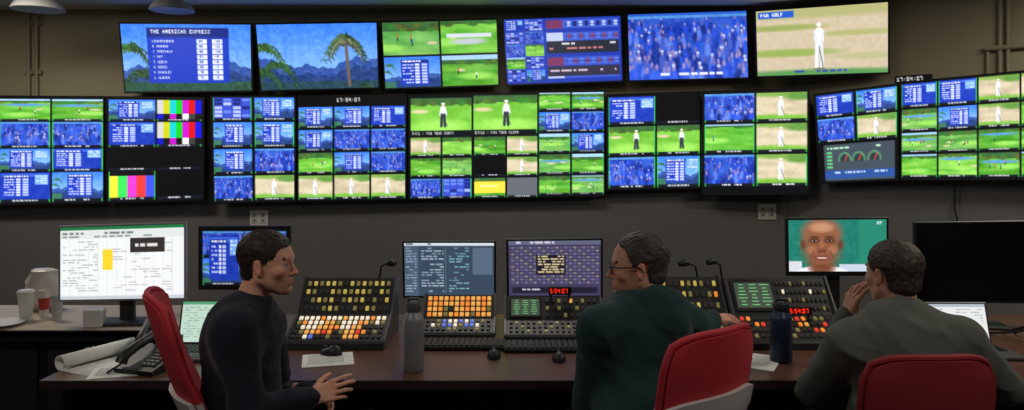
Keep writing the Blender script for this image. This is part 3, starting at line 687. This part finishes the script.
# ---------------------------------------------------------------- chairs
CRED=mat('chair_red_fabric',(178,36,48),.75,var=.12,scale=40,bump=.4,bscale=400); CWH=mat('chair_white_shell',(186,182,182),.4)
def chair(x,y,yaw,ztop,lean=.22,w=.46,zseat=.46,red=CRED,shell=.0,rim=.0115):
    mb=MB(); nu,nv=17,17; zb=zseat+.12; H=ztop-zb
    def pt(u,v,off,s=1):
        ww=w/2*(1-.10*(1-v)**2-.05*v)*s
        if v>.85: ww*=1-.12*((v-.85)/.15)**2
        zz=zb+H*(.5+(v-.5)*s)
        x=-.24-lean*(zz-zb)+.05*(u*u)-.02*math.sin(v*math.pi)+off
        return (x,ww*u,zz-.03*(u**4)*(v>.5)*v)
    def sheet(off0,off1,m,s,v0=0,v1=1):
        vs=[];fs=[]
        for off in(off0,off1):
            for j in range(nv):
                for i in range(nu): vs.append(pt(-1+2*i/(nu-1),v0+(v1-v0)*j/(nv-1),off,s))
        N=nu*nv
        for j in range(nv-1):
            for i in range(nu-1):
                a=j*nu+i; fs.append((a,a+1,a+nu+1,a+nu)); fs.append((N+a,N+a+nu,N+a+nu+1,N+a+1))
        bd=[i for i in range(nu)]+[j*nu+nu-1 for j in range(1,nv)]+[(nv-1)*nu+i for i in range(nu-2,-1,-1)]+[j*nu for j in range(nv-2,0,-1)]
        for k in range(len(bd)): a,b=bd[k],bd[(k+1)%len(bd)]; fs.append((a,N+a,N+b,b))
        mb.add(vs,fs,m)
    sheet(-.018,.018,red,.97)
    if shell>0: sheet(-.034,-.016,CWH,1.0,0,shell)
    us=np.linspace(-1,1,nu); vs_=np.linspace(0,1,nv)
    path=[pt(u,0,0) for u in us]+[pt(1,v,0) for v in vs_[1:-1]]
    top=[pt(u,1,0) for u in us[::-1]]; l=[pt(-1,v,0) for v in vs_[::-1][1:-1]]
    ring=path+top+l
    if shell>0:
        cut=max(shell,.1)
        lft=[pt(-1,v,0) for v in np.linspace(cut,0.06,10)]; rgt=[pt(1,v,0) for v in np.linspace(.06,cut,10)]
        mb.tube(lft+[pt(u,0,0) for u in us]+rgt,rim,CWH,8); mb.tube([pt(1,v,0) for v in np.linspace(cut,1,9)]+top[1:-1]+[pt(-1,v,0) for v in np.linspace(1,cut,9)],rim*.9,red,8)
    else: mb.tube(ring,rim,CWH,8,closed=True)
    mb.tube([(-.2,0,zseat-.04),(-.3,0,zseat+.02),(-.295,0,zb+.03),(-.31-lean*.1,0,zb+.16)],[.03,.03,.028,.02],CWH)
    mb.box((0,0,zseat-.02),(.47,.48,.07),red,ch=.025); mb.box((0,0,zseat-.065),(.42,.42,.03),CWH,ch=.01)
    for s in(-1,1):
        mb.tube([(-.05,s*.2,zseat-.06),(-.05,s*.285,zseat-.02),(-.06,s*.29,zseat+.16)],.014,GREY); mb.box((-.02,s*.29,zseat+.175),(.25,.07,.03),GREY,ch=.01)
    mb.lathe((0,0,.08),[(.03,0),(.03,.15),(.02,.16),(.02,zseat-.17)],GREY)
    for k in range(5):
        a=2*math.pi*k/5; mb.tube([(0,0,.11),(.3*math.cos(a),.3*math.sin(a),.075)],[.03,.018],GREY)
        mb.lathe((.3*math.cos(a),.3*math.sin(a)-.02,.03),[(.02,-.0),(.03,.006),(.03,.034),(.02,.04)],BLACK,16,R=Rx(-math.pi/2))
    return mb.obj('office_chair',smooth=True,M=(Rz(yaw),(x,y,0)))
# ---------------------------------------------------------------- people : signed-distance modelling
def smin(a,b,k):
    h=np.clip(.5+.5*(b-a)/k,0,1); return b*(1-h)+a*h-k*h*(1-h)
LAT=rng.rand(64,64,64).astype(np.float32)
def vnoise(X,Y,Z):
    X,Y,Z=np.broadcast_arrays(X,Y,Z); x0=np.floor(X).astype(int);y0=np.floor(Y).astype(int);z0=np.floor(Z).astype(int)
    fx,fy,fz=X-x0,Y-y0,Z-z0; fx=fx*fx*(3-2*fx);fy=fy*fy*(3-2*fy);fz=fz*fz*(3-2*fz); r=0
    for a in(0,1):
        for b in(0,1):
            for c in(0,1): r=r+LAT[(x0+a)&63,(y0+b)&63,(z0+c)&63]*(fx if a else 1-fx)*(fy if b else 1-fy)*(fz if c else 1-fz)
    return r
class Field:
    def __init__(s,lo,hi,h):
        s.lo=np.array(lo,float); s.h=h; s.n=np.ceil((np.array(hi)-s.lo)/h).astype(int)+1; s.g={}
        s.ax=[s.lo[i]+h*np.arange(s.n[i]) for i in range(3)]
    def _sub(s,lo,hi):
        a=np.clip(np.floor((np.array(lo)-s.lo)/s.h).astype(int),0,s.n); b=np.clip(np.ceil((np.array(hi)-s.lo)/s.h).astype(int)+1,0,s.n)
        sl=tuple(slice(int(a[i]),int(b[i])) for i in range(3))
        X,Y,Z=np.meshgrid(*[s.ax[i][sl[i]] for i in range(3)],indexing='ij'); return sl,np.stack([X,Y,Z],-1)
    def put(s,g,fn,lo,hi,k,sub=False):
        if g not in s.g: s.g[g]=np.full(tuple(s.n),.2,np.float32)
        sl,P=s._sub(np.array(lo)-k-.02,np.array(hi)+k+.02)
        if P.size==0: return
        d=fn(P); G=s.g[g][sl]
        if sub: s.g[g][sl]=-smin(-G,d,k)
        else: s.g[g][sl]=smin(G,d,k)
    def cap(s,g,a,b,ra,rb=None,k=.02,sub=False):
        a=np.array(a,float);b=np.array(b,float);rb=ra if rb is None else rb; ba=b-a; L=np.dot(ba,ba)+1e-12
        def fn(P):
            t=np.clip(((P-a)@ba)/L,0,1); return np.linalg.norm(P-a-t[...,None]*ba,axis=-1)-(ra+(rb-ra)*t)
        r=max(ra,rb); s.put(g,fn,np.minimum(a,b)-r,np.maximum(a,b)+r,k,sub)
    def ell(s,g,c,r,R=None,k=.02,sub=False):
        c=np.array(c,float); r=np.array(r,float)
        def fn(P):
            q=P-c
            if R is not None: q=q@R
            k0=np.linalg.norm(q/r,axis=-1); k1=np.linalg.norm(q/(r*r),axis=-1)+1e-9; return k0*(k0-1)/k1
        m=max(r); s.put(g,fn,c-m,c+m,k,sub)
    def torus(s,g,c,R,ra,rb,r,k=.01):
        c=np.array(c,float)
        def fn(P):
            q=(P-c)@R; sc_=np.sqrt((q[...,0]/ra)**2+(q[...,1]/rb)**2)+1e-9; rr=(ra+rb)/2
            return np.sqrt(((sc_-1)*rr)**2+q[...,2]**2)-r
        m=max(ra,rb)+r; s.put(g,fn,c-m,c+m,k)
    def mesh(s):
        names=list(s.g); st=np.stack([s.g[n] for n in names]); f=st.min(0); lab=st.argmin(0)
        ins=f<0; n=np.array(f.shape)-1
        acc=np.zeros(tuple(n)+(3,),np.float32); cnt=np.zeros(tuple(n),np.float32)
        for ax in range(3):
            o=[i for i in range(3) if i!=ax]
            for a in(0,1):
                for b in(0,1):
                    s0=[None]*3; s1=[None]*3; s0[ax]=slice(0,-1); s1[ax]=slice(1,None)
                    for q,v in zip(o,(a,b)): s0[q]=s1[q]=slice(v,v+n[q])
                    f0=f[tuple(s0)];f1=f[tuple(s1)]; m=(f0<0)!=(f1<0); t=f0[m]/(f0[m]-f1[m]); pt=np.zeros((t.size,3),np.float32); pt[:,ax]=t; pt[:,o[0]]=a; pt[:,o[1]]=b
                    acc[m]+=pt; cnt[m]+=1
        act=cnt>0; idx=np.full(tuple(n),-1); idx[act]=np.arange(act.sum()); cells=np.argwhere(act)
        V=s.lo+s.h*(cells+acc[act]/cnt[act][:,None])
        near=np.clip(np.round((V-s.lo)/s.h).astype(int),0,s.n-1); L=lab[near[:,0],near[:,1],near[:,2]]
        Q=[]
        for ax in range(3):
            u,v=(ax+1)%3,(ax+2)%3
            s0=[slice(1,-1)]*3; s1=[slice(1,-1)]*3; s0[ax]=slice(0,-1); s1[ax]=slice(1,None)
            m=ins[tuple(s0)]!=ins[tuple(s1)]; I=np.argwhere(m); off=np.ones(3,int); off[ax]=0; I=I+off
            def C(du,dv): J=I.copy(); J[:,u]-=du; J[:,v]-=dv; return idx[J[:,0],J[:,1],J[:,2]]
            q=np.stack([C(1,1),C(0,1),C(0,0),C(1,0)],1); inn=ins[I[:,0],I[:,1],I[:,2]]; q[~inn]=q[~inn][:,::-1]; Q.append(q)
        Q=np.concatenate(Q); Q=Q[(Q>=0).all(1)]
        return V,Q,[names[i] for i in L]
def mk(name,V,Q,cols,m,parent,smoothit=0):
    me=bpy.data.meshes.new(name); me.from_pydata(V.tolist(),[],Q.tolist()); me.materials.append(m)
    a=me.color_attributes.new('Col','FLOAT_COLOR','POINT'); c=np.concatenate([cols,np.ones((len(cols),1))],1).astype(np.float32); a.data.foreach_set('color',c.ravel())
    me.polygons.foreach_set('use_smooth',[True]*len(Q)); me.update()
    o=bpy.data.objects.new(name,me); sc.collection.objects.link(o); o.parent=parent
    if smoothit: s=o.modifiers.new('sm','SMOOTH'); s.iterations=smoothit; s.factor=.5
    return o
SKINM=mat_attr('skin',.6,.1,90,.3); CLOTHM=mat_attr('cloth',.9,.35,350,.12,.08)
def unit(v): v=np.array(v,float); return v/np.linalg.norm(v)
def head(parent,c,yaw,pitch,roll,skin,hair,hairk='short',stub=0.0,neckdir=None,scale=.96,brow=None):
    R=Rz(yaw)@Ry(pitch)@Rx(roll)
    f=Field((-.16,-.12,-.23),(.15,.12,.16),.0027)
    E=lambda g,c,r,k=.012,sub=False,RR=None: f.ell(g,c,r,RR,k,sub)
    E('s',(-.014,0,.036),(.095,.073,.078)); E('s',(.022,0,.005),(.068,.063,.085),.03); E('s',(.030,0,-.052),(.054,.050,.054),.03)
    for s in(-1,1): f.cap('s',(-.002,s*.050,-.050),(.056,s*.018,-.096),.015,.013,.03); f.cap('s',(-.004,s*.052,-.02),(-.004,s*.050,-.055),.014,.013,.02)
    E('s',(.076,0,-.098),(.018,.021,.016),.018)
    f.cap('s',(.077,-.028,.021),(.077,.028,.021),.0095,None,.02)
    for s in(-1,1):
        E('s',(.062,s*.044,-.024),(.019,.017,.016),.025)
        E('s',(.093,s*.031,.002),(.013,.017,.012),.012,True)
        E('eye',(.0740,s*.031,.001),(.0125,.0125,.0125),.001)
        f.cap('s',(.0825,s*.019,.0098),(.0775,s*.043,.0085),.0042,None,.004); f.cap('s',(.0812,s*.019,-.0098),(.0772,s*.042,-.009),.0036,None,.004)
        f.cap('brow',(.0865,s*.013,.0215),(.0790,s*.046,.0250),.0058,.0045,.002)
        RR=Rz(s*.3)@Ry(-.15)
        E('s',(-.006,s*.077,-.008),(.017,.0065,.031),.004,False,RR); E('s',(-.001,s*.0845,-.004),(.0095,.0045,.018),.003,True,RR)
        E('s',(-.001,s*.076,-.032),(.008,.006,.010),.004)
        E('s',(.0935,s*.0105,-.0365),(.0095,.0065,.0065),.006)
        E('s',(.097,s*.0065,-.0425),(.004,.003,.003),.002,True)
    f.cap('s',(.087,0,.006),(.1065,0,-.030),.0068,.0095,.009); E('s',(.1075,0,-.033),(.0095,.0095,.008),.006)
    E('s',(.076,0,-.068),(.019,.027,.022),.02)
    f.cap('s',(.092,0,-.046),(.0945,0,-.058),.004,.0045,.008)
    for s in(-1,1):
        f.cap('lip',(.0865,s*.021,-.0685),(.0955,s*.003,-.0645),.0026,.0038,.003); f.cap('lip',(.0865,s*.020,-.0705),(.0935,s*.002,-.0740),.0026,.0044,.003)
    f.cap('s',(.087,-.012,-.083),(.087,.012,-.083),.004,None,.01,True)
    nd=np.array([-.045,0,-.2]) if neckdir is None else (np.array(neckdir)@R)
    f.cap('s',(-.028,0,-.045),nd,.052,.060,.020)
    ph=rng.rand()*40
    def hf(P):
        x,y,z=P[...,0],P[...,1],P[...,2]
        q=P-np.array([-.015,0,.037]); r=np.array([.096,.0745,.080]); th=.0065
        k0=np.linalg.norm(q/r,axis=-1);k1=np.linalg.norm(q/(r*r),axis=-1)+1e-9; d=k0*(k0-1)/k1-th*np.clip(1+(z)*6,.35,1.4)
        q2=P-np.array([-.04,0,-.03]); r2=np.array([.062,.060,.055]); k0=np.linalg.norm(q2/r2,axis=-1);k1=np.linalg.norm(q2/(r2*r2),axis=-1)+1e-9; d=smin(d,k0*(k0-1)/k1-.001,.02)
        d=d+.0045*(vnoise(x*45+ph,y*130+ph,z*60+9)-.5)+.0035*(vnoise(x*110+ph,y*230,z*130)-.5)
        xs=[-.15,-.06,-.034,-.030,.006,.010,.020,.024,.045,.06,.1]; hs=[-.088,-.082,-.065,.020,.024,-.022,-.022,.0,.012,.060,.078]
        if hairk=='receding': xs=[-.15,-.06,-.034,-.030,.006,.010,.020,.026,.05,.075]; hs=[-.086,-.080,-.062,.020,.024,-.020,-.018,.02,.074,.094]
        line_=np.interp(x,xs,hs); line_=line_-.006*np.abs(y)/.07*(x>.05)+.008*(vnoise(x*90,y*90,z*0+ph)-.5)
        notch=(np.abs(y)<.056)&(x<.0); line_=np.where(notch,np.minimum(line_,-.085),line_)
        return np.maximum(d,(line_-z)*.7)
    f.put('hair',hf,(-.15,-.11,-.11),(.11,.11,.14),.001)
    V,Q,L=f.mesh(); L=np.array(L)
    col=np.tile(lin(skin),(len(V),1)); x,y,z=V.T
    red=np.exp(-((x-.105)**2+y**2+(z+.03)**2)/.0006)+.6*np.exp(-((x-.07)**2+(np.abs(y)-.045)**2+(z+.03)**2)/.0006)+.8*((np.abs(y)>.072)&(z<.03))
    col*=1-np.stack([.02*red,.22*red,.2*red],1)
    sh=stub*np.clip((-.048-z)/.02,0,1)*np.clip((x-.005)/.04,0,1)*np.clip((z+.125)/.02,0,1); col*=1-(sh*.3)[:,None]
    col[L=='lip']=lin(skin)*np.array([.85,.55,.52]); hn=vnoise(x*60+3,y*240,z*120); col[L=='hair']=(lin(hair)*(.45+1.2*hn)[:,None])[L=='hair']
    if brow is None: brow=hair
    col[L=='brow']=lin(brow)*.6+lin(skin)*.15
    e=L=='eye'; col[e]=(.45,.43,.41)
    iris=e&(((np.abs(y)-.031)**2+(z-.001)**2)<.0058**2); col[iris]=(.03,.02,.015)
    V=V*scale
    o=mk('head',V@R.T+c,Q,col,SKINM,parent,1); return R
def hand(parent,name,wrist,d,n,side,curl,skin,spread=.06,thumb=(.75,.45),scale=.95):
    d=unit(d); n=unit(np.array(n)-d*np.dot(n,d)); s=np.cross(n,d)*side; R=np.stack([d,s,n],1)
    f=Field((-.06,-.09,-.11),(.21,.11,.06),.0024)
    f.cap('s',(-.05,0,0),(.01,0,0),.026,.024,.01)
    ks=[(.088,.030),(.092,.010),(.087,-.011),(.078,-.030)]; Ls=[(.043,.026,.021),(.047,.03,.022),(.044,.028,.021),(.034,.021,.019)]
    for i,(kx,ky) in enumerate(ks):
        f.cap('s',(.008,ky*.55,0),(kx,ky,.001),.0125,.0095,.014)
        p=np.array([kx,ky,.001]); a=0; az=(1.5-i)*spread
        c=curl[i] if hasattr(curl,'__len__') else curl
        r=.0088 if i<3 else .0076
        for j,l in enumerate(Ls[i]):
            a+=c*[.75,1.0,.7][j]; q=p+l*np.array([math.cos(a)*math.cos(az),math.cos(a)*math.sin(az),-math.sin(a)])
            f.cap('s',p,q,r,r-.0010,.0025); p=q; r-=.0008
    f.ell('s',(.035,.018,-.010),(.032,.018,.014),None,.014)
    p=np.array([.020,.022,-.006]); az,dn=thumb
    for l,r0,r1,da in((.042,.0125,.0105,0),(.03,.0102,.009,-.25),(.022,.009,.0075,-.2)):
        az+=da; q=p+l*np.array([math.cos(az)*math.cos(dn),math.sin(az)*math.cos(dn),-math.sin(dn)]); f.cap('s',p,q,r0,r1,.005); p=q
    V,Q,L=f.mesh(); 
    if np.linalg.det(R)<0: Q=Q[:,::-1]
    col=np.tile(lin(skin),(len(V),1)); kn=np.exp(-((V[:,0]-.09)**2)/.00008)*(V[:,2]>.004); col*=1-np.stack([.02*kn,.15*kn,.14*kn],1)
    mk(name,(V*scale)@R.T+np.array(wrist),Q,col,SKINM,parent,1)
def body(parent,J,yaw,top,pants,hood=False,wr=.010,collar=True,bulk=1.0):
    fw=np.array([math.cos(yaw),math.sin(yaw),0])
    up=unit(J['neck']-J['pelvis']); fw2=unit(fw-up*np.dot(fw,up)); lf2=np.cross(up,fw2); R=np.stack([fw2,lf2,up],1)
    pts=np.array([np.array(v) for v in J.values()]); f=Field(pts.min(0)-.22,pts.max(0)+np.array([.22,.22,.1]),.007)
    P,N,Cc=J['pelvis'],J['neck'],J['chest']
    b=bulk
    f.ell('top',Cc+up*.02,(.125*b,.175*b,.20),R,.05); f.ell('top',(P*.55+Cc*.45),(.135*b,.165*b,.19),R,.06); f.ell('top',P+up*.07,(.14*b,.175*b,.12),R,.05)
    f.ell('top',N-up*.1-fw2*.02,(.105*b,.16*b,.11),R,.06)
    for s in'LR':
        S_,E_,Wr=J['s'+s],J['e'+s],J['w'+s]
        f.cap('top',N-up*.035-fw2*.01,S_+up*.01,.058,.062,.05); f.cap('top',S_,E_,.07*b,.055,.05); f.cap('top',E_,Wr,.053,.038,.02)
        dd=unit(Wr-E_); f.cap('top',Wr-dd*.035,Wr-dd*.005,.0385,.036,.004)
        K,An,Hh=J['k'+s],J['a'+s],J['h'+s]
        f.cap('pants',P,Hh,.11,.10,.05); f.cap('pants',Hh,K,.092,.066,.03); f.cap('pants',K,An,.066,.045,.02); 
        t=unit(np.array([K[0]-Hh[0],K[1]-Hh[1],0])); RR=np.stack([t,np.array([-t[1],t[0],0]),[0,0,1.]],1)
        f.ell('shoe',np.array([An[0],An[1],.05])+t*.06,(.14,.048,.048),RR,.01); f.cap('shoe',An,[An[0],An[1],.06],.042,.045,.02)
    if collar: f.torus('top',N+up*.012,R,.066,.068,.014,.012)
    if hood:
        f.ell('top',N-fw2*.085-up*.01,(.055,.105,.065),R,.03); f.torus('top',N+up*.012,R,.085,.088,.02,.02); f.ell('top',N-fw2*.12-up*.055,(.04,.08,.06),R,.03)
    X,Y,Z=np.meshgrid(*f.ax,indexing='ij',sparse=True)
    n1=vnoise(X*8+20+Z*4,Y*8+20-Z*3,Z*11+20+X*5); n2=vnoise(X*17+5+Z*5,Y*17+5-Z*6,Z*20+5+X*8); n3=vnoise(X*6+9,Y*6+3,Z*6+31)
    amp=wr*(.35+1.1*n3)
    g=f.g['top']; g+=(amp*(np.abs(2*n1-1)**.8-.4)+amp*.55*(np.abs(2*n2-1)**.8-.4)).astype(np.float32)
    V,Q,L=f.mesh(); L=np.array(L); col=np.tile(lin(top),(len(V),1)); col[L=='pants']=lin(pants); col[L=='shoe']=lin((24,22,22))
    mk('clothed_body',V,Q,col,CLOTHM,parent,1); return R
def person():
    e=bpy.data.objects.new('seated_man',None); sc.collection.objects.link(e); return e
def seatlegs(J,yaw,kneeL,kneeR):
    lf=np.array([-math.sin(yaw),math.cos(yaw),0]); J['hL']=J['pelvis']+lf*.09; J['hR']=J['pelvis']-lf*.09
    J['kL']=np.array(kneeL);J['kR']=np.array(kneeR); J['aL']=np.array([kneeL[0],kneeL[1],.1])+.02; J['aR']=np.array([kneeR[0],kneeR[1],.1])-.02
    J['aL'][2]=J['aR'][2]=.1
SK1=(212,158,134); SK2=(204,150,128); SK3=(200,150,128)
e=person()
J=dict(pelvis=np.array([-.97,2.64,.57]),chest=W(243,352,2.64),neck=W(249,303,2.65),sR=W(234,334,2.47),sL=W(264,326,2.82),
 eR=W(248,412,2.42),wR=W(310,398,2.57),eL=W(278,398,2.92),wL=W(306,392,2.72))
seatlegs(J,0.05,(-.54,2.8,.60),(-.54,2.46,.60))
body(e,J,0.05,(30,32,44),(30,32,40),bulk=1.04)
c1=W(268,263,2.65); head(e,c1,-.10,.02,0,SK1,(38,31,28),stub=.7,neckdir=(J['neck']-c1-np.array([0.01,0,.04])))
hand(e,'right_hand',J['wR'],J['wR']-J['eR']+np.array([.1,-.05,.07]),(-.1,-1,.35),1,[.35,.42,.5,.55],SK1)
hand(e,'left_hand',J['wL'],np.array([.25,-.1,-.02]),(.1,.8,.6),-1,[.5,.55,.6,.65],SK1)
chair(-.85,2.74,.46,1.165,lean=.36,w=.44,shell=.42)
e=person(); yaw=math.radians(122)
J=dict(pelvis=np.array([.42,2.42,.57]),chest=W(638,352,2.56),neck=W(648,303,2.60),sL=W(600,330,2.46),sR=W(688,326,2.74),
 eL=W(588,404,2.62),wL=np.array([.31,2.88,.80]),eR=W(700,352,2.98),wR=W(712,320,3.16))
seatlegs(J,yaw,(.22,2.86,.58),(.5,2.95,.58))
body(e,J,yaw,(34,60,61),(36,38,46),hood=True,bulk=1.04)
c2=W(638,266,2.62); R2=head(e,c2,math.radians(174),.05,0,SK2,(62,56,54),'receding',.4,neckdir=J['neck']-c2-np.array([0,0,.04]),brow=(50,44,42))
hand(e,'right_hand',J['wR'],(.25,.1,.0),(0,-.3,1),1,[.3,.35,.4,.4],SK2)
hand(e,'left_hand',J['wL'],(-.02,.3,-.05),(0,0,1),-1,[.25,.25,.3,.3],SK2)
mb=MB(); GF=mat('glasses_frame',(16,16,18),.35)
for s in(-1,1):
    mb.tube([(.097,s*.032+.021*math.cos(a),.0+.016*math.sin(a)) for a in np.linspace(0,2*math.pi,18,endpoint=False)],.0022,GF,6,closed=True)
    mb.tube([(.095,s*.053,.006),(.06,s*.073,.006),(0,s*.081,.006),(-.015,s*.080,-.012)],.0026,GF,6)
mb.tube([(.098,-.012,.004),(.103,0,.006),(.098,.012,.004)],.0018,GF,6)
mb.obj('glasses',parent=e,M=(R2,c2))
chair(.39,2.45,math.radians(128),1.13,lean=.25,w=.43,shell=.66)
e=person(); yaw=math.radians(96)
J=dict(pelvis=np.array([1.26,2.45,.57]),chest=W(905,362,2.52),neck=W(900,311,2.57),sL=W(849,346,2.52),sR=W(960,342,2.50),
 eL=W(812,392,2.74),wL=W(847,316,2.80),eR=W(1008,388,2.58),wR=np.array([1.66,2.93,.80]))
seatlegs(J,yaw,(1.16,2.88,.58),(1.46,2.88,.58))
body(e,J,yaw,(86,88,83),(40,42,48),wr=.010,bulk=1.03)
c3=W(893,273,2.6); head(e,c3,math.radians(108),.03,-.03,SK3,(56,48,43),neckdir=J['neck']-c3-np.array([0,0,.04]))
hand(e,'left_hand',J['wL'],(.04,-.05,.2),(-1,-.3,.2),-1,[.5,.55,.6,.6],SK3)
hand(e,'right_hand',J['wR'],(-.1,.25,-.04),(0,0,1),1,[.25,.3,.3,.35],SK3)
chair(1.215,2.47,math.radians(93),1.055,lean=.2,w=.42,red=mat('chair_darkred_fabric',(132,22,30),.75,var=.12,scale=40,bump=.4,bscale=400),shell=.05)
# ---------------------------------------------------------------- lights
def troffer(x,y,sx,sy,power,col):
    mb=MB(); m=mat('troffer_diffuser',(255,244,225),.5,em=.6)
    mb.box((x,y,ZC-.01),(sx+.04,sy+.04,.02),WHITE); mb.box((x,y,ZC-.021),(sx,sy,.004),m); mb.obj('ceiling_light_panel')
    l=bpy.data.lights.new('ceiling_lamp','AREA'); l.shape='RECTANGLE'; l.size=sx; l.size_y=sy; l.energy=power; l.color=col
    o=bpy.data.objects.new('ceiling_lamp',l); o.location=(x,y,ZC-.03); sc.collection.objects.link(o)
wc=(1,.93,.84)
troffer(-1.8,1.2,1.2,.5,19,wc); troffer(1.8,1.2,1.2,.5,19,wc); troffer(0,4.4,1.2,.3,19,wc); troffer(3.2,3.6,.9,.3,26,(1,.91,.77)); troffer(-3.4,4.6,.9,.3,25,(1,.91,.77))
w=bpy.data.worlds.new('w'); sc.world=w; w.use_nodes=True; w.node_tree.nodes['Background'].inputs[0].default_value=(.5,.55,.7,1); w.node_tree.nodes['Background'].inputs[1].default_value=.03
cam=bpy.data.cameras.new('camera'); co=bpy.data.objects.new('camera',cam); sc.collection.objects.link(co); sc.camera=co
co.location=(0,0,HC); co.rotation_euler=(math.pi/2,0,0); cam.sensor_width=36; cam.lens=F/1024*36; cam.shift_y=-(205-HY)/1024; cam.clip_start=.05
